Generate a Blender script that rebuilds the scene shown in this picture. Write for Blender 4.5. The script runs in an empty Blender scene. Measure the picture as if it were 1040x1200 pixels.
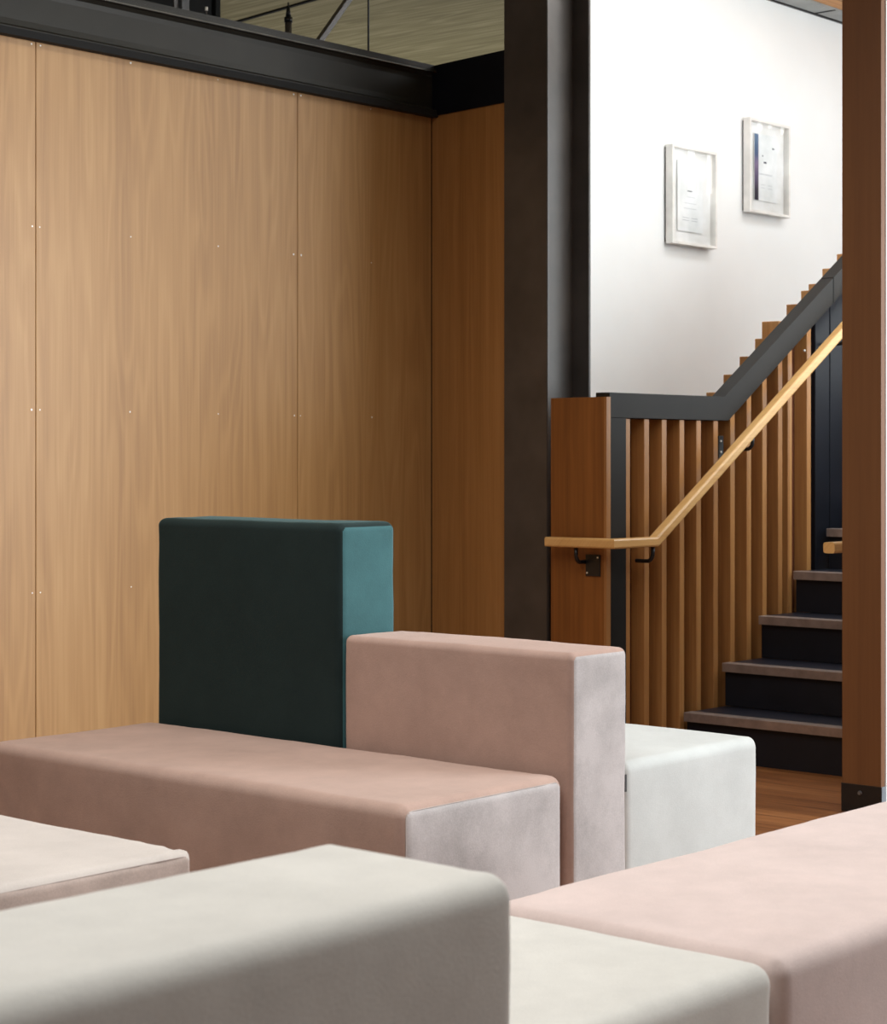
import bpy, bmesh, math, random
from mathutils import Vector, noise, Matrix
random.seed(7)
scene = bpy.context.scene
C = scene.collection

# ---------------------------------------------------------------- objects
def link(name, me, m=None, parent=None):
    o = bpy.data.objects.new(name, me)
    C.objects.link(o)
    if m is not None:
        me.materials.append(m)
    if parent is not None:
        o.parent = parent
    return o

def obj(name, bm, m=None, parent=None, smooth=False, loc=None):
    me = bpy.data.meshes.new(name)
    bmesh.ops.recalc_face_normals(bm, faces=bm.faces)
    bm.to_mesh(me); bm.free()
    if smooth:
        for p in me.polygons: p.use_smooth = True
    o = link(name, me, m, parent)
    if loc: o.location = loc
    return o

def thing(name, label, cat, loc=(0, 0, 0), group=None):
    o = bpy.data.objects.new(name, None)
    C.objects.link(o)
    o.location = loc
    o.empty_display_size = .1
    o['label'] = label; o['category'] = cat
    if group: o['group'] = group
    return o

def struct(o, label=None):
    o['kind'] = 'structure'
    if label: o['label'] = label
    return o

def box(bm, x0, x1, y0, y1, z0, z1, bev=0.0, seg=2):
    r = bmesh.ops.create_cube(bm, size=1)
    vs = r['verts']
    for v in vs:
        v.co = Vector((x0 if v.co.x < 0 else x1, y0 if v.co.y < 0 else y1, z0 if v.co.z < 0 else z1))
    if bev > 0:
        es = list({e for v in vs for e in v.link_edges})
        bmesh.ops.bevel(bm, geom=es, offset=bev, segments=seg, affect='EDGES', profile=.5)
    return bm

def bx(*a, **k):
    return box(bmesh.new(), *a, **k)

def prism(bm, pts, axis, a0, a1):
    """closed polygon pts (2-D) extruded along axis; axis 'y': pts=(x,z); 'x': pts=(y,z); 'z': pts=(x,y)"""
    def mk(p, a):
        return {'y': (p[0], a, p[1]), 'x': (a, p[0], p[1]), 'z': (p[0], p[1], a)}[axis]
    A = [bm.verts.new(mk(p, a0)) for p in pts]
    B = [bm.verts.new(mk(p, a1)) for p in pts]
    bm.faces.new(A); bm.faces.new(B[::-1])
    n = len(pts)
    for i in range(n):
        bm.faces.new((A[i], B[i], B[(i + 1) % n], A[(i + 1) % n]))
    return bm

def bevel_all(bm, off, seg=2):
    bmesh.ops.bevel(bm, geom=list(bm.edges), offset=off, segments=seg, affect='EDGES', profile=.5)
    return bm

def cyl(bm, p0, p1, r0, r1=None, n=16):
    r1 = r0 if r1 is None else r1
    p0 = Vector(p0); p1 = Vector(p1); d = (p1 - p0)
    m = Matrix.Translation((p0 + p1) / 2) @ d.to_track_quat('Z', 'Y').to_matrix().to_4x4()
    bmesh.ops.create_cone(bm, cap_ends=True, segments=n, radius1=r0, radius2=r1, depth=d.length, matrix=m)
    return bm

def sweep(bm, path, prof, up=Vector((0, 0, 1)), closed=False):
    """sweep 2-D profile [(side, up)] along a polyline with mitred joints; sections stay upright"""
    path = [Vector(p) for p in path]
    n = len(path); rings = []
    for i, p in enumerate(path):
        if closed:
            a = (p - path[i - 1]).normalized(); b = (path[(i + 1) % n] - p).normalized()
        else:
            a = (p - path[i - 1]).normalized() if i else (path[1] - p).normalized()
            b = (path[i + 1] - p).normalized() if i < n - 1 else a
        t = (a + b).normalized()
        side_a = a.cross(up).normalized(); upa = side_a.cross(a).normalized()
        ring = []
        for s_, u_ in prof:
            q = p + side_a * s_ + upa * u_
            k = (p - q).dot(t) / a.dot(t)      # slide along a to the mitre plane
            ring.append(bm.verts.new(q + a * k))
        rings.append(ring)
    m = len(prof)
    for i in range(n if closed else n - 1):
        r0, r1 = rings[i], rings[(i + 1) % n]
        for j in range(m):
            bm.faces.new((r0[j], r0[(j + 1) % m], r1[(j + 1) % m], r1[j]))
    if not closed:
        bm.faces.new(rings[0][::-1]); bm.faces.new(rings[-1])
    return bm

def circ(r, n=10):
    return [(r * math.cos(2 * math.pi * k / n), r * math.sin(2 * math.pi * k / n)) for k in range(n)]

def rrect(w, h, r, n=4):
    out = []
    for cx, cy, a0 in ((w/2-r, h/2-r, 0), (-w/2+r, h/2-r, 90), (-w/2+r, -h/2+r, 180), (w/2-r, -h/2+r, 270)):
        for k in range(n + 1):
            a = math.radians(a0 + 90 * k / n)
            out.append((cx + r * math.cos(a), cy + r * math.sin(a)))
    return out

# -------------------------------------------------------------- materials
def lin(c):
    return tuple(((v / 255) / 12.92 if v / 255 <= .04045 else ((v / 255 + .055) / 1.055) ** 2.4) for v in c) + (1,)

class N:
    def __init__(s, name):
        s.m = bpy.data.materials.new(name); s.m.use_nodes = True
        s.t = s.m.node_tree; s.b = s.t.nodes['Principled BSDF']; s.out = s.t.nodes['Material Output']
    def n(s, typ, **k):
        nd = s.t.nodes.new(typ)
        for a, b in k.items(): setattr(nd, a, b)
        return nd
    def l(s, a, b): s.t.links.new(a, b)
    def val(s, sock, v):
        if hasattr(v, 'is_linked') or isinstance(v, bpy.types.NodeSocket): s.l(v, sock)
        else: sock.default_value = v
    def math(s, op, a, b=0.0, c=None):
        nd = s.n('ShaderNodeMath', operation=op)
        s.val(nd.inputs[0], a); s.val(nd.inputs[1], b)
        if c is not None: s.val(nd.inputs[2], c)
        return nd.outputs[0]
    def pos(s):
        g = s.n('ShaderNodeTexCoord'); sp = s.n('ShaderNodeSeparateXYZ'); s.l(g.outputs['Object'], sp.inputs[0])
        return g.outputs['Object'], sp.outputs
    def comb(s, x, y, z):
        nd = s.n('ShaderNodeCombineXYZ')
        for i, v in enumerate((x, y, z)): s.val(nd.inputs[i], v)
        return nd.outputs[0]
    def noise(s, vec, scale=1, detail=2, rough=.5):
        nd = s.n('ShaderNodeTexNoise'); s.l(vec, nd.inputs['Vector'])
        nd.inputs['Scale'].default_value = scale; nd.inputs['Detail'].default_value = detail
        nd.inputs['Roughness'].default_value = rough
        return nd.outputs['Fac']
    def ramp(s, fac, stops):
        nd = s.n('ShaderNodeValToRGB'); e = nd.color_ramp.elements
        while len(e) < len(stops): e.new(.5)
        for q, (p, c) in zip(e, stops): q.position = p; q.color = c
        s.l(fac, nd.inputs[0]); return nd.outputs[0]
    def mix(s, fac, a, b, mode='MIX'):
        nd = s.n('ShaderNodeMix', data_type='RGBA', blend_type=mode)
        s.val(nd.inputs['Factor'], fac); s.val(nd.inputs['A'], a); s.val(nd.inputs['B'], b)
        # RGBA sockets are the ones named A/B of colour type
        return nd
    def bump(s, h, strength=.1, dist=.002):
        nd = s.n('ShaderNodeBump'); nd.inputs['Strength'].default_value = strength
        nd.inputs['Distance'].default_value = dist
        s.l(h, nd.inputs['Height']); s.l(nd.outputs[0], s.b.inputs['Normal'])

def mixc(N_, fac, a, b, mode='MIX'):
    nd = N_.n('ShaderNodeMix', data_type='RGBA', blend_type=mode)
    N_.val(nd.inputs[0], fac); N_.val(nd.inputs[6], a); N_.val(nd.inputs[7], b)
    return nd.outputs[2]

def wood(name, dark, mid, light, along='z', leaf=.2, cath=1.0, rough=.4, contrast=1.0, coat=0.0, board=None):
    w = N(name); vec, p = w.pos()
    if along == 'z':
        ac = w.math('ADD', p[0], w.math('MULTIPLY', p[1], .93)); al = p[2]
    elif along == 'y':
        ac = w.math('ADD', p[0], w.math('MULTIPLY', p[2], .93)); al = p[1]
    else:
        ac = w.math('ADD', p[1], w.math('MULTIPLY', p[2], .93)); al = p[0]
    lf = w.math('FLOOR', w.math('DIVIDE', ac, leaf))
    wn = w.n('ShaderNodeTexWhiteNoise', noise_dimensions='1D'); w.l(lf, wn.inputs['W'])
    off = w.math('MULTIPLY', wn.outputs['Value'], 9.0)
    big = w.noise(w.comb(w.math('MULTIPLY', ac, 6.5), w.math('MULTIPLY', al, .55), off), 1, 2, .45)
    rings = w.math('ADD', w.math('MULTIPLY', w.math('SINE', w.math('MULTIPLY', big, 70.0)), .5), .5)
    rings = w.math('POWER', rings, 2.0)
    fine = w.noise(w.comb(w.math('MULTIPLY', ac, 120.0), w.math('MULTIPLY', al, 2.2), off), 1, 3, .6)
    mid_ = w.noise(w.comb(w.math('MULTIPLY', ac, 30.0), w.math('MULTIPLY', al, .22), off), 1, 3, .6)
    cloud = w.noise(w.comb(w.math('MULTIPLY', ac, 3.0), w.math('MULTIPLY', al, 1.6), off), 1, 2)
    f = w.math('MULTIPLY', w.math('SUBTRACT', rings, .35), .16 * cath * contrast)
    f = w.math('ADD', f, w.math('MULTIPLY', w.math('SUBTRACT', fine, .5), .6 * contrast))
    f = w.math('ADD', f, w.math('MULTIPLY', w.math('SUBTRACT', mid_, .5), .75 * contrast))
    f = w.math('ADD', f, w.math('MULTIPLY', w.math('SUBTRACT', cloud, .5), .3 * contrast))
    f = w.math('ADD', f, w.math('MULTIPLY', w.math('SUBTRACT', wn.outputs['Value'], .5), .22 * contrast))
    f = w.math('ADD', f, .5)
    col = w.ramp(f, [(.05, lin(dark)), (.5, lin(mid)), (.95, lin(light))])
    if board:   # dark joints between boards
        fr = w.math('FRACT', w.math('DIVIDE', ac, board))
        j = w.math('LESS_THAN', fr, .025)
        col = mixc(w, j, col, lin(tuple(v * .45 for v in dark)))
    w.l(col, w.b.inputs['Base Color'])
    w.b.inputs['Roughness'].default_value = rough
    if coat: w.b.inputs['Coat Weight'].default_value = coat; w.b.inputs['Coat Roughness'].default_value = .25
    w.bump(fine, .06, .001)
    return w.m

def velvet(name, c, sheen=.35, var=.12, tint=(1, 1, 1, 1), rough=.85, lo=.33, hi=.68):
    w = N(name); vec, p = w.pos()
    blot = w.noise(vec, 4.0, 4, .6)
    blot2 = w.noise(vec, 14.0, 4, .65)
    fib = w.noise(vec, 240.0, 3, .7)
    f = w.math('ADD', w.math('MULTIPLY', blot, .6), w.math('ADD', w.math('MULTIPLY', blot2, .3), w.math('MULTIPLY', fib, .22)))
    d = lin(tuple(v * (1 - var) for v in c)); l_ = lin(tuple(min(255, v * (1 + var * .7)) for v in c))
    w.l(w.ramp(f, [(lo, d), (hi, l_)]), w.b.inputs['Base Color'])
    w.b.inputs['Roughness'].default_value = rough
    w.b.inputs['Specular IOR Level'].default_value = .15
    w.b.inputs['Sheen Weight'].default_value = sheen
    w.b.inputs['Sheen Roughness'].default_value = .4
    w.b.inputs['Sheen Tint'].default_value = tint
    w.bump(w.math('ADD', fib, w.math('MULTIPLY', blot2, .5)), .25, .002)
    return w.m

def plain(name, c, rough=.5, metal=0.0, spec=.5, var=.06, scale=8.0, bump=.0):
    w = N(name); vec, p = w.pos()
    f = w.noise(vec, scale, 3, .55)
    d = lin(tuple(v * (1 - var) for v in c)); l_ = lin(tuple(min(255, v * (1 + var)) for v in c))
    w.l(w.ramp(f, [(.3, d), (.7, l_)]), w.b.inputs['Base Color'])
    w.b.inputs['Roughness'].default_value = rough
    w.b.inputs['Metallic'].default_value = metal
    w.b.inputs['Specular IOR Level'].default_value = spec
    if bump: w.bump(w.noise(vec, scale * 14, 3), bump, .002)
    return w.m

def emit(name, c, s):
    w = N(name)
    w.b.inputs['Base Color'].default_value = (0, 0, 0, 1)
    w.b.inputs['Emission Color'].default_value = lin(c)
    w.b.inputs['Emission Strength'].default_value = s
    return w.m

M = dict(
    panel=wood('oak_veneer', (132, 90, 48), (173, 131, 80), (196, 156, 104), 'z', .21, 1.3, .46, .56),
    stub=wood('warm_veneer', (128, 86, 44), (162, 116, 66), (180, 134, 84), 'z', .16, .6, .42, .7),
    post=wood('post_timber', (90, 54, 28), (113, 73, 40), (128, 88, 52), 'z', .4, .4, .5, .6),
    batten=wood('batten_timber', (116, 74, 40), (162, 113, 64), (190, 144, 88), 'z', .05, .3, .4, .8),
    farbatten=wood('pale_batten_timber', (160, 104, 60), (204, 148, 92), (222, 174, 120), 'z', .05, .3, .4, .8),
    back=wood('backing_timber', (70, 38, 22), (96, 54, 32), (112, 66, 40), 'z', .3, .3, .5, .6),
    endpanel=wood('end_panel_timber', (96, 52, 18), (132, 80, 32), (156, 98, 46), 'z', .5, .6, .45, .8),
    rail=wood('rail_timber', (176, 124, 68), (212, 166, 104), (230, 190, 130), 'x', .5, .3, .36, .8, .2),
    ceil=wood('ceiling_boards', (108, 102, 70), (160, 152, 112), (196, 188, 150), 'y', 1.2, 2.4, .7, .7, 0, 0),
    ceil2=wood('stair_ceiling', (150, 96, 50), (190, 134, 80), (212, 160, 104), 'x', .12, .5, .6, 1.0, 0, .12),
    floor=wood('floor_boards', (92, 52, 26), (142, 90, 50), (176, 120, 74), 'y', .11, .9, .35, 1.3, 0, .11),
    steel=plain('black_steel', (70, 64, 60), .34, 0, .5, .12, 5, .15),
    beam=plain('beam_steel', (42, 40, 35), .42, 0, .2, .10, 4),
    bluesteel=plain('dark_blue_steel', (18, 20, 27), .42, 0, .18, .1, 5),
    cap=plain('cap_steel', (33, 31, 29), .5, 0, .2, .06, 6),
    bracketside=plain('lit_shoe_steel', (120, 130, 138), .35),  # paler side of the black shoe, light on it put into the colour
    black=plain('black_metal', (22, 22, 24), .4),
    tread=plain('dark_tread', (24, 25, 36), .42, 0, .5, .15, 40),
    riser=plain('dark_riser', (24, 25, 32), .5, 0, .3, .1, 8),
    nosing=plain('nosing_metal', (152, 136, 128), .38, .45, .5, .08, 20),
    white=plain('white_plaster', (240, 241, 240), .5, 0, .35, .012, 2),
    chrome=plain('screw_metal', (225, 222, 214), .35, .3),
    darkscrew=plain('bolt_metal', (120, 120, 122), .4, .6),
    frame=plain('frame_white', (232, 229, 224), .45),
    mat=plain('mount_board', (250, 248, 243), .8),
    paper=plain('paper_sheet', (244, 246, 244), .8),
    ink=plain('ink', (70, 72, 80), .8),
    faint=plain('faint_ink', (196, 198, 200), .8),
    barglow=emit('glass_bar_glow', (255, 252, 246), 9.0),  # glow for added strips that mirror as bars in the picture glass
    edgeglint=plain('flange_glint_steel', (150, 148, 142), .15, .6),  # pale colour stands for the highlight along the beam flange
    greysteel=plain('grey_steel', (92, 92, 94), .5),
    trimgrey=plain('grey_trim', (150, 152, 150), .5),
    dark=plain('shadow_gap', (14, 14, 14), .9),
)
# velvets
V = dict(
    pink=velvet('pink_velvet', (178, 152, 140), .25, .08, (1, .9, .86, 1)),
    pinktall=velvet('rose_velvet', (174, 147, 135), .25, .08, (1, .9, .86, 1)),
    pinkend=velvet('pink_velvet_lit', (188, 183, 182), .3, .11, lo=.42, hi=.66),  # end faces of the pink blocks, daylight put into the paler colour
    blush=velvet('blush_velvet', (208, 190, 184), .3, .07, (1, .95, .93, 1)),
    cream=velvet('cream_velvet', (208, 206, 199), .25, .06),
    bone=velvet('bone_velvet', (196, 188, 181), .25, .06),
    boneend=velvet('bone_velvet_shaded', (190, 174, 165), .25, .12, lo=.42, hi=.66),  # end face of the bone seat, weaker light put into the colour
    white=velvet('white_velvet', (200, 204, 202), .25, .05),
    teal=velvet('teal_velvet_shaded', (30, 42, 42), .18, .12, (.6, 1, 1, 1)),  # same teal as the end, its shade put into the colour
    tealend=velvet('teal_velvet_lit', (62, 100, 104), .35, .12, (.7, 1, 1, 1)),  # teal end face, daylight put into the brighter colour
)

def gradient_print():
    w = N('blue_violet_print'); vec, p = w.pos()
    f = w.math('ADD', w.math('MULTIPLY', p[2], 3.3), w.math('MULTIPLY', w.math('SUBTRACT', w.noise(vec, 18, 3), .5), .5))
    w.l(w.ramp(w.math('ADD', f, .5), [(.05, lin((36, 32, 52))), (.35, lin((92, 78, 108))), (.55, lin((138, 118, 150))), (.75, lin((72, 92, 128))), (.95, lin((96, 120, 150)))]), w.b.inputs['Base Color'])
    w.b.inputs['Roughness'].default_value = .6
    return w.m
def pane_glass():
    w = N('picture_glass')
    w.b.inputs['Base Color'].default_value = (1, 1, 1, 1)
    w.b.inputs['Roughness'].default_value = .02
    tr = w.n('ShaderNodeBsdfTransparent'); gl = w.n('ShaderNodeBsdfGlossy'); gl.inputs['Roughness'].default_value = .02
    fr = w.n('ShaderNodeFresnel'); fr.inputs['IOR'].default_value = 1.45
    mx = w.n('ShaderNodeMixShader')
    w.l(fr.outputs[0], mx.inputs[0]); w.l(tr.outputs[0], mx.inputs[1]); w.l(gl.outputs[0], mx.inputs[2])
    w.l(mx.outputs[0], w.out.inputs['Surface'])
    return w.m
M['print'] = gradient_print(); M['glass'] = pane_glass()

# ---------------------------------------------------------------- setting
CEIL = 3.49
struct(obj('floor', bx(-3, 14, -5, 14, -.1, 0), M['floor']))
struct(obj('ceiling', bx(-3, 14, -5, 14, CEIL, CEIL + .1), M['ceil']))

# veneered wall on the left, boarded in panels with screw rows
wl = struct(obj('wall_left', bx(-.9, 5.99, 5.33, 5.42, 0, 2.70), M['dark']))
YW = 5.306
seams = [-.79, .41, 1.61, 2.811, 4.011, 5.211, 5.962]
for a, b in zip(seams, seams[1:]):
    pn = obj('panel', bx(a + .0012, b - .0012, YW, 5.33, 0, 2.53, bev=.0012, seg=1), M['panel'], wl)
    cols = [a + .018] + [a + .4, a + .8] + [b - .018] if b - a > 1 else [a + .018, a + .4]
    for cx in cols:
        for cz in (.11, .709, 1.309, 1.909, 2.505):
            if cx < 3.2: continue
            jx = random.uniform(-.004, .004)
            r = random.choice((.0030, .0038, .0024))
            obj('screw', cyl(bmesh.new(), (cx + jx, YW + .004, cz), (cx + jx, YW - .0006, cz), r, n=10), M['chrome'], pn)

struct(obj('trim_6', bx(5.9605, 6.03, 5.309, 5.43, 0, 2.70), M['dark']))  # dark filler added to stop light leaking through the corner gap
# short return of the panelling, a little off square
def stub_bm(z0, z1, off, t, e0=0.0):
    a = Vector((5.962, 5.306)); b = Vector((5.900, 4.800)); d = (b - a).normalized(); n = Vector((d.y, -d.x))
    if n.x > 0: n = -n
    a = a + d * e0
    p = [a + n * off, b + n * off, b + n * (off - t), a + n * (off - t)]
    return prism(bmesh.new(), [(q.x, q.y) for q in p], 'z', z0, z1)
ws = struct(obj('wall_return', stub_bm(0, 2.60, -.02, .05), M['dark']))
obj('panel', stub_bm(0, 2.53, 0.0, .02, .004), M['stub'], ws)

# white plastered stair wall with its picture
YB = 5.40
struct(obj('wall_stair', bx(6.9, 13.9, YB, YB + .12, 0, CEIL), M['white']))
struct(obj('trim_1', bx(6.9, 13.9, YB - .012, YB - .0005, CEIL - .028, CEIL - .001), M['black']))
struct(obj('trim_2', bx(6.9, 13.9, YB - .135, YB - .014, CEIL - .022, CEIL - .001, bev=.003), M['trimgrey']))
for k, xx in enumerate((7.9, 9.05, 10.2)):
    struct(obj('trim_%d' % (3 + k), bx(xx, xx + .012, YB - .136, YB - .0135, CEIL - .025, CEIL - .0225), M['dark']))

struct(obj('trim_8', bx(6.9, 13.9, 3.31, YB - .137, CEIL - .012, CEIL - .001), M['ceil2']))
# partition on the right, stopping at the timber post
struct(obj('wall_right', bx(5.7585, 10.4, 3.160, 3.306, 0, CEIL), M['white']))
struct(obj('wall_landing', bx(11.5, 11.6, 1.6, 5.395, 0, CEIL - .03), M['stub']))
for k, (ya, yb, zb) in enumerate(((2.800, 2.842, 3.03), (2.872, 2.920, 3.03), (3.035, 3.062, 2.97), (3.105, 3.128, 2.96), (3.44, 3.46, 3.36), (3.52, 3.54, 3.37), (3.62, 3.635, 3.32))):
    struct(obj('window_%d' % (k + 1), bx(11.488, 11.499, ya, yb, zb, CEIL - .035), M['barglow']))  # added strips out of view, only for bars reflected in the frames

# -------------------------------------------------------- steel and timber
def i_section(x0, x1, y0, y1, yw0, yw1, tf):
    return [(x0, y0), (x0 + tf, y0), (x0 + tf, yw0), (x1 - tf, yw0), (x1 - tf, y0), (x1, y0),
            (x1, y1), (x1 - tf, y1), (x1 - tf, yw1), (x0 + tf, yw1), (x0 + tf, y1), (x0, y1)]
col = thing('steel_column', 'tall black steel column with open channel side, left of the stairs', 'column', (6.03, 4.75, 0))
bm = prism(bmesh.new(), [(x - 6.03, y - 4.75) for x, y in i_section(5.893, 6.166, 4.659, 4.872, 4.735, 4.745, .015)], 'z', 0, CEIL - .001)
bm2 = bmesh.new(); bm2.from_mesh((lambda me: (bm.to_mesh(me), me)[1])(bpy.data.meshes.new('tmp'))); bm.free()
bmesh.ops.bevel(bm2, geom=[e for e in bm2.edges if abs(e.verts[0].co.z - e.verts[1].co.z) > 1], offset=.0025, segments=2, affect='EDGES')
obj('shaft', bm2, M['steel'], col)
obj('base_plate', bx(-.19, .19, -.15, .15, 0.0, .015, bev=.002), M['steel'], col)

def beam_profile(y):
    # (y, z): channel open to the room; lower and upper flanges stand proud
    return [(y, 2.516), (y, 2.541), (y + .022, 2.546), (y + .034, 2.556), (y + .036, 2.575), (y + .036, 2.660), (y + .034, 2.678),
            (y + .020, 2.688), (y + .002, 2.691), (y + .002, 2.705), (y + .012, 2.708), (y + .012, 2.722), (y + .09, 2.722), (y + .09, 2.516)]
bl = thing('steel_beam', 'long dark steel channel beam along the top of the wide wood panel wall', 'beam', (0, 0, 0))
bm = prism(bmesh.new(), beam_profile(5.268), 'x', -1.0, 5.965)
obj('channel', bm, M['beam'], bl)
obj('lower_flange', bx(-1.0, 5.962, 5.2655, 5.3, 2.513, 2.538, bev=.001, seg=1), M['dark'], bl)
obj('flange_glint', cyl(bmesh.new(), (-1.0, 5.270, 2.6925), (5.955, 5.270, 2.6925), .0032, n=12), M['edgeglint'], bl, True)  # thin rod painted pale as the beam's highlight line
bs = thing('steel_beam', 'short black steel beam above the narrow wood return beside the column', 'beam', (0, 0, 0))
obj('web', stub_bm(2.52, 2.722, .006, .06, .012), M['bluesteel'], bs)

# timber post with steel shoe
po = thing('timber_post', 'brown timber post in a black steel shoe at the right edge', 'post', (5.745, 3.235, 0))
obj('shaft', bx(-.013, .012, -.071, .072, .02, CEIL - .001, bev=.002), M['post'], po)
sh = obj('base_bracket', bx(-.0175, -.0135, -.0755, .0725, 0, .092, bev=.001), M['black'], po)
obj('bolt', cyl(bmesh.new(), (-.0172, .003, .066), (-.024, .003, .066), .008, .006, 8), M['darkscrew'], sh)
obj('side_flange', bx(-.0175, .0115, -.0765, -.0715, 0, .092, bev=.001), M['bracketside'], sh)

# -------------------------------------------------------------- staircase
NX0, GO, RI = 6.325, .265, .169
YS0, YS1 = 3.310, 4.335
st = thing('staircase', 'dark stairs with metal nosings climbing beside the slatted balustrade', 'staircase', (6.35, 3.9, 0))
ox, oy = 6.35, 3.9
NST = 9
for k in range(1, NST + 1):
    z = .008 + RI * k; nx = NX0 + GO * (k - 1)
    obj('riser', bx(nx + .022 - ox, nx + .04 - ox, YS0 - oy, YS1 - oy, z - RI - (.008 if k == 1 else 0), z - .03), M['riser'], st)
    depth = GO + .03 if k < NST else 1.6
    obj('tread', bx(nx + .012 - ox, nx + depth - ox, YS0 - oy, YS1 - oy, z - .03, z - .002), M['tread'], st)
    nb = bmesh.new()
    prism(nb, [(nx - ox, z - .034), (nx - ox, z - .002), (nx + .002 - ox, z), (nx + .055 - ox, z), (nx + .055 - ox, z - .0015), (nx + .0115 - ox, z - .0015), (nx + .0115 - ox, z - .034)], 'y', YS0 - oy, YS1 - oy)
    obj('nosing', nb, M['nosing'], st)

# -------------------------------------------------------------- balustrade
Y = 4.342
ba = thing('balustrade', 'slatted timber balustrade with dark steel cap along the left of the stairs', 'balustrade', (0, 0, 0))
SL = .632
cb = bmesh.new()
XT, ZT, HB = 6.618, 1.391, .093
kz = .093 * (math.sqrt(1 + SL * SL) - 1 ) / SL
def cap_poly(x1, extra=0):
    return [(5.857, ZT - HB), (5.857, ZT), (XT, ZT), (x1, ZT + SL * (x1 - XT)), (x1, ZT + SL * (x1 - XT) - HB * math.sqrt(1 + SL * SL)), (XT + kz, ZT - HB)]
obj('cap', bevel_all(prism(bmesh.new(), cap_poly(7.451), 'y', Y - .001, Y + .062), .0015, 1), M['cap'], ba)
x0, x1 = 7.456, 9.6
h = HB * math.sqrt(1 + SL * SL)
obj('cap', bevel_all(prism(bmesh.new(), [(x0, ZT + SL * (x0 - XT) - h), (x0, ZT + SL * (x0 - XT)), (x1, ZT + SL * (x1 - XT)), (x1, ZT + SL * (x1 - XT) - h)], 'y', Y - .001, Y + .062), .0015, 1), M['cap'], ba)
obj('newel', bx(5.857, 5.962, Y, Y + .062, 0, ZT - HB, bev=.0015), M['cap'], ba)
obj('end_panel', bx(5.832, 5.855, 4.347, 4.594, 0, 1.374, bev=.001), M['endpanel'], ba)
obj('end_batten', bx(5.830, 5.8565, 4.335, 4.3465, 0, 1.374, bev=.001), M['batten'], ba)
def cap_under(x):
    return ZT - HB - .001 if x <= XT + kz else ZT - HB - .001 + SL * (x - XT - kz)
def step_top(x):
    k = math.floor((x - NX0) / GO) + 1
    return 0.0 if k < 1 else .008 + RI * k
bat = [5.976, 6.097, 6.211, 6.329, 6.443, 6.562, 6.682, 6.801, 6.918, 7.037, 7.112, 7.262]
for i, c_ in enumerate(bat):
    a, b = c_ - .016, c_ + .016
    if i == 0: a, b = 5.964, 5.992
    zt0, zt1 = cap_under(a), cap_under(b)
    bb = prism(bmesh.new(), [(a, 0), (b, 0), (b, zt1), (a, zt0)], 'y', Y + .004, Y + .066)
    obj('batten', bevel_all(bb, .0015, 1), M['batten'], ba)
# timber backing between the battens
obj('backing', prism(bmesh.new(), [(5.964, 0), (7.30, 0), (7.30, cap_under(7.30)), (XT + kz, ZT - HB), (5.964, ZT - HB)], 'y', Y + .0665, Y + .075), M['back'], ba)
# battens on the far side, level-topped and stepping up past the cap
far = [(6.725, 1.415), (6.849, 1.491), (6.969, 1.569), (7.086, 1.648), (7.140, 1.722), (7.225, 1.722), (7.334, 1.805), (7.452, 1.871), (7.515, 1.904), (7.63, 1.979), (7.754, 2.052)]
far = [(6.725 - .121 * k, 1.375) for k in range(6, 0, -1)] + far + [(7.754 + .12 * k, 2.052 + .076 * k) for k in range(1, 12)]
for fx, fz in far:
    obj('batten', bx(fx, fx + .034, Y + .0765, Y + .158, 0, fz, bev=.0015, seg=1), M['farbatten'], ba)
# dark metal panels closing the balustrade further up the flight
def dpan(a, b):
    return prism(bmesh.new(), [(a, 0), (b, 0), (b, cap_under(b)), (a, cap_under(a))], 'y', Y + .016, Y + .058)
obj('metal_panel', bevel_all(dpan(7.335, 7.449), .002, 1), M['bluesteel'], ba)
obj('metal_panel', bevel_all(dpan(7.457, 8.4), .002, 1), M['bluesteel'], ba)
obj('edge_strip', prism(bmesh.new(), [(7.300, 0), (7.334, 0), (7.334, cap_under(7.334)), (7.300, cap_under(7.300))], 'y', Y + .040, Y + .060), M['back'], ba)

# --------------------------------------------------------------- handrails
RP = rrect(.042, .036, .007, 2)
RZ = .842
hr = thing('handrail', 'pale timber handrail wrapping the end panel and rising along the slats', 'handrail', (0, 0, 0))
sl2 = .622
obj('rail', sweep(bmesh.new(), [(5.775, 4.562, RZ), (5.775, 4.265, RZ), (6.03, 4.265, RZ), (8.6, 4.265, RZ + sl2 * 2.57)], RP), M['rail'], hr)
def arc_bracket(p_under, wall_dir, drop=.055, reach=.07):
    """round arm: drops from under the rail, bends and runs to the wall"""
    p = Vector(p_under); w_ = Vector(wall_dir)
    pts = [p, p + Vector((0, 0, -drop * .45))]
    for k in range(1, 7):
        a = math.pi / 2 * k / 6
        pts.append(p + Vector((0, 0, -drop * .45)) + w_ * (.025 * (1 - math.cos(a))) + Vector((0, 0, -.03 * math.sin(a))))
    pts.append(pts[-1] + w_ * (reach - .025))
    b_ = bmesh.new()
    n = 10; rings = []
    for i, q in enumerate(pts):
        t = (pts[min(i + 1, len(pts) - 1)] - pts[max(i - 1, 0)]).normalized()
        side = t.cross(Vector((-w_.y, w_.x, 0))).normalized(); o2 = Vector((-w_.y, w_.x, 0))
        rings.append([b_.verts.new(q + side * .0075 * math.cos(2*math.pi*j/n) + o2 * .0075 * math.sin(2*math.pi*j/n)) for j in range(n)])
    for r0, r1 in zip(rings, rings[1:]):
        for j in range(n): b_.faces.new((r0[j], r0[(j+1) % n], r1[(j+1) % n], r1[j]))
    b_.faces.new(rings[0][::-1]); b_.faces.new(rings[-1])
    return b_
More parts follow.
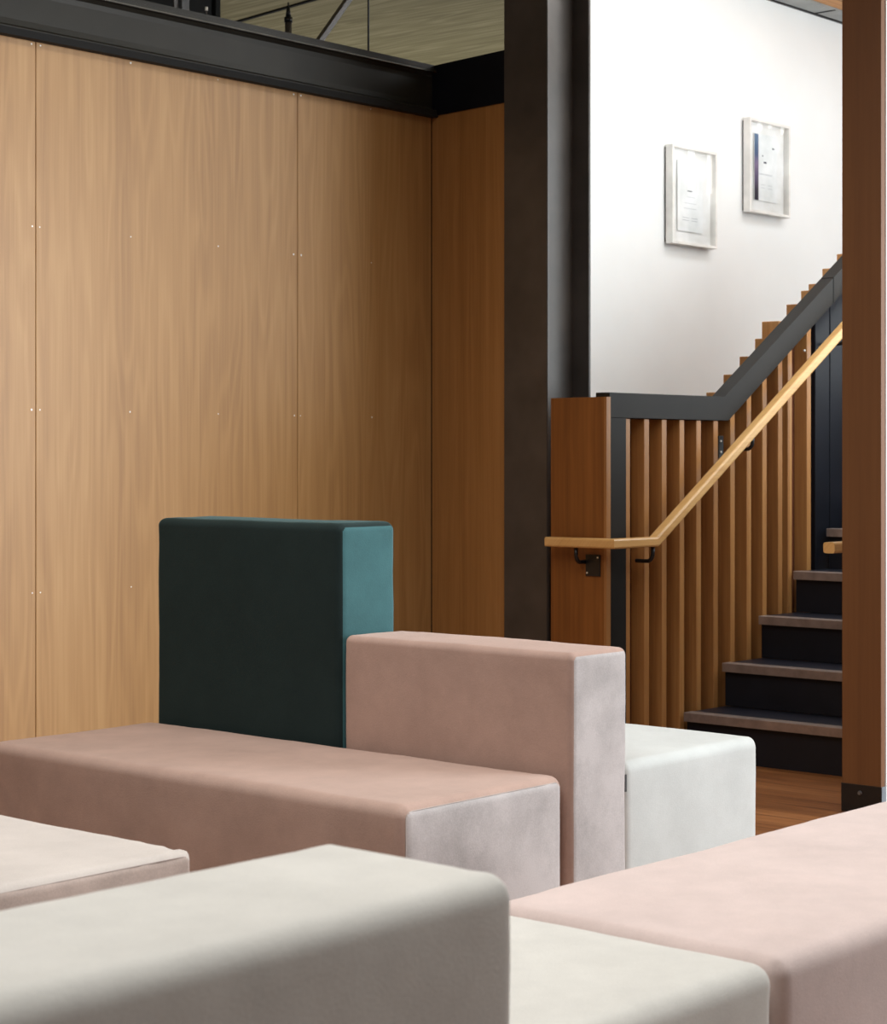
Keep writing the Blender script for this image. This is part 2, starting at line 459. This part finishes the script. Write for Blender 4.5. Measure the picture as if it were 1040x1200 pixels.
# bracket on the end panel
br = obj('bracket', arc_bracket((5.775, 4.432, RZ - .02), (1, 0, 0), .05, .056), M['black'], hr, True)
pl = obj('plate', bx(5.8265, 5.8315, 4.362, 4.428, RZ - .124, RZ - .045, bev=.001), M['black'], br)
for yy, zz in ((4.372, RZ - .055), (4.42, RZ - .112)):
    obj('screw', cyl(bmesh.new(), (5.8275, yy, zz), (5.8245, yy, zz), .0035, n=8), M['chrome'], br)
# brackets along the slats
for xb in (6.022, 6.70, 7.42):
    zz = RZ - .02 + max(0, xb - 6.03) * sl2
    br = obj('bracket', arc_bracket((xb, 4.265, zz), (0, 1, 0), .05, .076), M['black'], hr, True)
    pb = obj('plate', bx(xb - .05, xb - .015, 4.402, 4.4075, zz - .095, zz - .01, bev=.001), M['black'], br)
pm = obj('plate', bx(6.5795, 6.612, 4.343, 4.349, 1.150, 1.238, bev=.001), M['black'], hr)
for zz in (1.217, 1.175):
    obj('screw', cyl(bmesh.new(), (6.590, 4.3428, zz), (6.590, 4.339, zz), .0042, n=8), M['chrome'], pm)
obj('screw', cyl(bmesh.new(), (7.236, 4.356, 1.60), (7.236, 4.349, 1.60), .0045, n=8), M['chrome'], hr)
h2 = thing('handrail', 'short timber handrail end poking out behind the brown post', 'handrail', (0, 0, 0))
obj('rail', sweep(bmesh.new(), [(5.735, 3.357, .856), (6.03, 3.357, .856), (9.0, 3.357, .856 + sl2 * 2.97)], RP), M['rail'], h2)
for xb in (6.02, 7.3, 8.6):
    zz = .856 - .02 + max(0, xb - 6.03) * sl2
    br = obj('bracket', arc_bracket((xb, 3.357, zz), (0, -1, 0), .05, .045), M['black'], h2, True)
    obj('plate', bx(xb - .03, xb + .03, 3.3065, 3.3115, zz - .09, zz - .01, bev=.001), M['black'], br)

# ---------------------------------------------------------- picture frames
def picture(x0, x1, z0, z1, label, violet):
    cx, cz = (x0 + x1) / 2, (z0 + z1) / 2; w, h_ = (x1 - x0) / 2, (z1 - z0) / 2
    t = thing('picture_frame', label, 'picture frame', (cx, YB, cz))
    D = .052; F = .013
    fb = bmesh.new()
    path = [(-w + F/2, 0, -h_ + F/2), (w - F/2, 0, -h_ + F/2), (w - F/2, 0, h_ - F/2), (-w + F/2, 0, h_ - F/2)]
    for (a, b, c_, d) in ((-w, -w + F, -h_, h_), (w - F, w, -h_, h_), (-w + F, w - F, -h_, -h_ + F), (-w + F, w - F, h_ - F, h_)):
        box(fb, a, b, -D, -.012, c_, d, bev=.001, seg=1)
    obj('frame', fb, M['frame'], t)
    obj('back_board', bx(-w + .01, w - .01, -.0118, -.0005, -h_ + .01, h_ - .01), M['black'], t)
    obj('mount', bx(-w + F + .0005, w - F - .0005, -.020, -.0122, -h_ + F + .0005, h_ - F - .0005), M['mat'], t)
    px0, px1, pz0, pz1 = -.115, .095, -h_ + .068, h_ - .065
    s_ = obj('sheet', bx(px0, px1, -.030, -.026, pz0, pz1), M['paper'], t)
    ib, fbm = 'printed_mark', 'printed_line'
    yy = -.0303
    def ln(kind, a, b, z, t_=.004): obj(kind, bx(a, b, yy - .0002, yy + .0002, z - t_ / 2, z + t_ / 2), M['ink' if kind == 'printed_mark' else 'faint'], s_)
    if violet:
        obj('print', bx(px0, px0 + .036, -.0306, -.0301, pz0, pz1 - .003), M['print'], t)
        ln(ib, .05, .062, .105, .008); ln(ib, -.045, -.036, .06, .006); ln(ib, -.03, -.004, .028, .008)
        ln(ib, .066, .072, .105, .003)
        for z in (-.03, -.034): ln(fbm, -.07, .05, z, .002)
        for z in (-.085, -.10): ln(fbm, -.055, -.02, z, .002); ln(fbm, .01, .05, z, .002)
    else:
        ln(ib, .0, .010, .062, .006); ln(ib, -.034, .004, .028, .004)
        for z, a in ((.0, .04), (-.03, .06), (-.055, .065)): ln(fbm, -a, a * .7, z, .002)
        for z in (-.10, -.112): ln(fbm, -.075, -.02, z, .003); ln(fbm, .0, .05, z, .003)
    gb = bmesh.new(); g_ = .0005
    gb.faces.new([gb.verts.new(q) for q in ((-w + F + g_, -.045, -h_ + F + g_), (w - F - g_, -.045, -h_ + F + g_), (w - F - g_, -.045, h_ - F - g_), (-w + F + g_, -.045, h_ - F - g_))])
    go = obj('glass', gb, M['glass'], t)
    if go.data.polygons[0].normal.y > 0: go.data.flip_normals()
picture(7.712, 8.088, 2.160, 2.626, 'lower left white box frame holding a plain certificate on the white wall', False)
picture(8.380, 8.756, 2.370, 2.836, 'upper right white box frame with a violet strip beside its sheet', True)

# ------------------------------------------------- things under the ceiling
def rod(name, label, cat, p0, p1, r, extra=None):
    t = thing(name, label, cat, p0)
    d = Vector(p1) - Vector(p0)
    obj('shaft', cyl(bmesh.new(), (0, 0, 0), d, r, n=12), M['black'], t, True)
    return t, d
def strut(label, p0, p1, w_, d_):
    t = thing('steel_brace', label, 'brace', p0)
    sweep_path = [(0, 0, 0), Vector(p1) - Vector(p0)]
    obj('bar', sweep(bmesh.new(), sweep_path, rrect(w_, d_, .002, 1), up=Vector((0, 1, 0))), M['steel'], t)
    d = (Vector(p1) - Vector(p0)).normalized()
    obj('gusset', bx(-.05, .05, -.004, .004, -.02, .05), M['steel'], t)
    return t
strut('diagonal dark steel brace rising behind the beam', (5.554, 5.64, 2.70), (6.232, 5.64, CEIL - .002), .024, .024)
pp = thing('sprinkler_pipe', 'dark horizontal pipe behind the beam carrying the sprinklers', 'pipe', (5.3, 5.7, 2.702))
obj('tube', cyl(bmesh.new(), (-1.6, 0, 0), (.9, 0, 0), .020, n=16), M['steel'], pp, True)
obj('hanger', cyl(bmesh.new(), (-1.5, 0, .015), (-1.5, 0, CEIL - 2.7025), .006, n=8), M['steel'], pp)
t, d = rod('hanging_rod', 'thin dark vertical hanger rod right of the diagonal brace', 'rod', (6.01, 5.7, 2.725), (6.01, 5.7, CEIL - .001), .0042)
obj('nut', cyl(bmesh.new(), (0, 0, d.z - .03), (0, 0, d.z - .002), .010, n=6), M['black'], t)
sp = thing('sprinkler', 'dark upright sprinkler fitting on a short pipe behind the beam', 'sprinkler', (5.546, 5.7, 2.723))
obj('pipe', cyl(bmesh.new(), (0, 0, 0), (0, 0, .175), .0135, n=14), M['steel'], sp, True)
obj('collar', cyl(bmesh.new(), (0, 0, .165), (0, 0, .185), .0165, n=14), M['black'], sp, True)
obj('tip', cyl(bmesh.new(), (0, 0, .185), (0, 0, .225), .012, .006, n=14), M['black'], sp, True)
obj('pin', cyl(bmesh.new(), (0, 0, .225), (0, 0, .245), .003, n=8), M['black'], sp)
sb = thing('sprinkler', 'tiny dark pin fitting left of the larger sprinkler behind the beam', 'sprinkler', (5.11, 5.7, 2.723))
obj('pipe', cyl(bmesh.new(), (0, 0, 0), (0, 0, .14), .0035, n=10), M['steel'], sb)
obj('tip', cyl(bmesh.new(), (0, 0, .138), (0, 0, .152), .006, n=10), M['chrome'], sb)
hp = thing('steel_hanger', 'pale grey steel hanger strap at the top left behind the beam', 'hanger', (5.002, 5.7, 2.724))
obj('strap', bx(-.018, .018, -.004, .004, 0, CEIL - 2.724), M['greysteel'], hp)
obj('strap', bx(-.045, -.024, .01, .018, 0, CEIL - 2.724), M['steel'], hp)
dk = thing('duct', 'dark metal duct under the ceiling at the top left', 'duct', (5.2, 7.0, 3.0))
obj('casing', bx(-1.6, .80, -.35, .35, .1, CEIL - 3.002, bev=.01), M['dark'], dk)
obj('flange', bx(.80, .83, -.37, .37, .08, CEIL - 3.002, bev=.004), M['dark'], dk)
# dark joint between the ceiling panels beyond the wall
struct(obj('trim_7', prism(bmesh.new(), [(7.00, 6.0), (7.02, 6.0), (7.39, 8.7), (7.37, 8.7)], 'z', CEIL - .008, CEIL - .0005), M['dark']))

# ------------------------------------------------------------ soft seating
def block(name, label, cat, x0, x1, y0, y1, z0, z1, r, mat, endmat=None, endside='-y', bulge=.006, seed=0, seam=False, group=None, wob=.0025, pucker=.003):
    cx, cy = (x0 + x1) / 2, (y0 + y1) / 2
    t = thing(name, label, cat, (cx, cy, z0), group)
    S = Vector(((x1 - x0) / 2, (y1 - y0) / 2, (z1 - z0) / 2))
    def ticks(h):
        e = [r * k / 5 for k in range(5)]
        n = max(4, int((2 * h - 2 * r) / .022))
        mid = [r + (2 * h - 2 * r) * k / n for k in range(n + 1)]
        return [v - h for v in e + mid] + [h - v for v in e[::-1]]
    T = [ticks(S.x), ticks(S.y), ticks(S.z)]
    inner = S - Vector((r, r, r))
    sv = Vector((seed * 3.7, seed * 1.3, seed * 2.1))
    def fix(p):
        q = Vector([max(-inner[i], min(inner[i], p[i])) for i in range(3)])
        d = p - q; nrm = d.normalized(); out = q + nrm * r
        u = [p[i] / S[i] for i in range(3)]
        off = Vector((0, 0, 0))
        for i in range(3):
            if i == 2 and nrm[2] < 0: continue
            w = 1
            for j in range(3):
                if j != i: w *= max(0, 1 - u[j] ** 2)
            off[i] += bulge * nrm[i] * abs(nrm[i]) * w
        g = noise.noise((out + sv) * 5.0) * wob + noise.noise((out + sv) * 17.0) * wob * .35
        # gathered cloth near the corners
        dc = Vector((abs(abs(p.x) - S.x), abs(abs(p.y) - S.y), abs(p.z - S.z)))
        k = math.exp(-dc.length / .06)
        g += k * pucker * noise.noise(Vector((out.x * 55, out.y * 55, out.z * 9)) + sv)
        out = out + off + nrm * g
        if out.z < -S.z: out.z = -S.z
        return out, nrm
    verts = {}; co = []; nr = []
    def vid(i, j, k):
        key = (i, j, k)
        if key not in verts:
            p, n_ = fix(Vector((T[0][i], T[1][j], T[2][k])))
            verts[key] = len(co); co.append((p.x, p.y, p.z + S.z)); nr.append(n_)
        return verts[key]
    nx, ny, nz = [len(q) - 1 for q in T]
    faces = []
    for i in range(nx):
        for j in range(ny):
            faces.append((vid(i, j, nz), vid(i+1, j, nz), vid(i+1, j+1, nz), vid(i, j+1, nz)))
            faces.append((vid(i, j, 0), vid(i, j+1, 0), vid(i+1, j+1, 0), vid(i+1, j, 0)))
    for i in range(nx):
        for k in range(nz):
            faces.append((vid(i, 0, k), vid(i+1, 0, k), vid(i+1, 0, k+1), vid(i, 0, k+1)))
            faces.append((vid(i, ny, k), vid(i, ny, k+1), vid(i+1, ny, k+1), vid(i+1, ny, k)))
    for j in range(ny):
        for k in range(nz):
            faces.append((vid(0, j, k), vid(0, j, k+1), vid(0, j+1, k+1), vid(0, j+1, k)))
            faces.append((vid(nx, j, k), vid(nx, j+1, k), vid(nx, j+1, k+1), vid(nx, j, k+1)))
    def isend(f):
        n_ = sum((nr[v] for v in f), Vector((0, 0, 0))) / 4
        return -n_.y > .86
    def mk(nm, fs, m_):
        used = sorted({v for f in fs for v in f}); mp = {v: i for i, v in enumerate(used)}
        me = bpy.data.meshes.new(nm)
        me.from_pydata([co[v] for v in used], [], [[mp[v] for v in f] for f in fs])
        me.polygons.foreach_set('use_smooth', [True] * len(me.polygons)); me.update()
        return link(nm, me, m_, t)
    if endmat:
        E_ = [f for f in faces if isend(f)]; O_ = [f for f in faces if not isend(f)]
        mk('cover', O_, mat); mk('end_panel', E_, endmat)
    else:
        mk('cover', faces, mat)
    if seam:
        # stitched seam round the end panel
        nrm_a = math.radians(31)
        yy = -S.y + r - r * math.cos(nrm_a); ins = r - r * math.sin(nrm_a)
        pts = []
        ring = rrect(2 * (S.x - ins), 2 * (S.z - ins), r * math.sin(nrm_a) + .002, 5)
        dense = []
        for i in range(len(ring)):
            a = Vector(ring[i]); b = Vector(ring[(i + 1) % len(ring)]); n = max(1, int((b - a).length / .05))
            for q in range(n): dense.append(a + (b - a) * q / n)
        b_ = bmesh.new(); rings = []
        n = len(dense)
        for i, q in enumerate(dense):
            tt = (dense[(i + 1) % n] - dense[i - 1]).normalized(); sd = Vector((tt.y, -tt.x))
            p = Vector((q.x, yy, q.y))
            g = noise.noise((p + sv) * 5.0) * wob
            u = q.y / S.z; u2 = q.x / S.x
            base = Vector((q.x, yy + .0004 - g * .86, q.y + S.z))
            rr = .0013
            rings.append([b_.verts.new(base + Vector((sd.x * math.cos(a) * rr, math.sin(a) * rr, sd.y * math.cos(a) * rr))) for a in (0, 1.05, 2.09, 3.14, 4.19, 5.24)])
        for i in range(n):
            r0, r1 = rings[i], rings[(i + 1) % n]
            for j in range(6): b_.faces.new((r0[j], r0[(j+1) % 6], r1[(j+1) % 6], r1[j]))
        obj('seam', b_, M_seam, t, True)
    return t
M_seam = plain('seam_thread', (176, 164, 158), .8)
M_seam2 = plain('seam_thread_teal', (40, 78, 82), .8)

SZ = .44
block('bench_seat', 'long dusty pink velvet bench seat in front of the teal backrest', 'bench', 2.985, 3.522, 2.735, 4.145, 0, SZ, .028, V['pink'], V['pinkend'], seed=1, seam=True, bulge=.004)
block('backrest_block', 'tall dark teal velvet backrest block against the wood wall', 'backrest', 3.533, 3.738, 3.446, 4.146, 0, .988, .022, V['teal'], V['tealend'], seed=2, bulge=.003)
block('backrest_block', 'dusty pink velvet backrest block with end paled as if lit, right of the teal one', 'backrest', 3.533, 3.745, 2.722, 3.436, 0, .712, .018, V['pinktall'], V['pinkend'], seed=3, bulge=.002, pucker=.002)
cube = block('bench_seat', 'white velvet bench seat behind the pink backrest, nearest the stairs', 'bench', 3.760, 4.345, 2.745, 3.437, 0, SZ, .028, V['white'], seed=4, bulge=.004)
obj('label_tag', bx(-.2915, -.285, -.349, -.335, .372, .412, bev=.0005, seg=1), M['black'], cube)
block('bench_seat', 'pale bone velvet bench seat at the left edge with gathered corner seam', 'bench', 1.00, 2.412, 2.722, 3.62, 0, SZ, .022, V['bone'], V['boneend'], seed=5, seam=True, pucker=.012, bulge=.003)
block('bench_seat', 'blush pink velvet bench seat in the right foreground', 'bench', 2.425, 3.835, 1.495, 2.052, 0, SZ, .030, V['blush'], seed=6, bulge=.004)
block('bench_seat', 'cream velvet bench seat between the foreground backrest and the blush seat', 'bench', 1.70, 2.412, 1.495, 2.052, 0, SZ, .032, V['cream'], seed=7, bulge=.004)
block('backrest_block', 'cream velvet backrest block nearest the camera, bottom left', 'backrest', .25, 1.632, 1.325, 1.612, 0, .712, .030, V['cream'], seed=8, bulge=.004)

# ------------------------------------------------------------------ lights
def area(name, loc, target, sx, sy, power, col=(1, 1, 1), spread=math.pi):
    l = bpy.data.lights.new(name, 'AREA'); l.shape = 'RECTANGLE'; l.size = sx; l.size_y = sy
    l.energy = power; l.color = col; l.spread = spread
    o = bpy.data.objects.new(name, l); C.objects.link(o); o.location = loc
    o.rotation_euler = (Vector(target) - Vector(loc)).to_track_quat('-Z', 'Y').to_euler()
    return o
area('window_light', (7.8, -.9, 1.9), (5.0, 4.6, 0.9), 4.0, 2.6, 158, (.93, .97, 1), math.radians(105))
area('ceiling_light', (2.3, 2.3, 3.42), (2.3, 2.3, 0), 4.2, 3.0, 102, (1, .99, .98), math.radians(150))
area('wall_wash_fill', (2.0, 3.7, 3.42), (2.6, 5.3, 1.0), 2.2, .5, 22, (1, .98, .94))  # added unseen wash to brighten the wood wall
area('stair_wall_fill', (8.3, 3.35, 2.1), (8.3, 5.4, 2.2), 3.8, 1.8, 66, (.88, .96, 1))  # added off-frame fill to light the white wall evenly, no window there
area('stair_top_fill', (8.2, 4.25, 3.43), (8.2, 4.75, 1.0), 4.2, .5, 27, (.86, .95, 1))  # added unseen fill for cap, far battens and upper white wall
area('stair_slat_fill', (7.0, 3.40, 3.42), (6.9, 4.3, 0.8), 1.6, .15, 16, (1, .98, .96))  # added unseen fill for the slats and steps
area('far_ceiling_fill', (9.4, 8.2, .8), (9.0, 7.4, 3.4), 3, 3, 42, (1, .97, .9))  # added uplight to brighten the ceiling beyond the wood wall

w = bpy.data.worlds.new('world'); scene.world = w; w.use_nodes = True
w.node_tree.nodes['Background'].inputs[0].default_value = (.92, .95, 1, 1)
w.node_tree.nodes['Background'].inputs[1].default_value = .18

# ------------------------------------------------------------------ camera
F, H0, TH = 2330.0, 537.0, math.radians(41.32)
cam = bpy.data.cameras.new('camera'); co_ = bpy.data.objects.new('camera', cam); C.objects.link(co_)
cam.sensor_fit = 'HORIZONTAL'; cam.sensor_width = 36.0; cam.lens = F / 1040 * 36
cam.shift_y = -(600 - H0) / 1040
co_.location = (0, 0, 1.15)
co_.rotation_euler = (math.pi / 2, 0, TH - math.pi / 2)
cam.clip_start = .05; cam.clip_end = 100
cam.dof.use_dof = True; cam.dof.focus_distance = 5.2; cam.dof.aperture_fstop = 13
scene.camera = co_
scene.view_settings.view_transform = 'Standard'
scene.view_settings.exposure = 0
scene.cycles.use_denoising = True
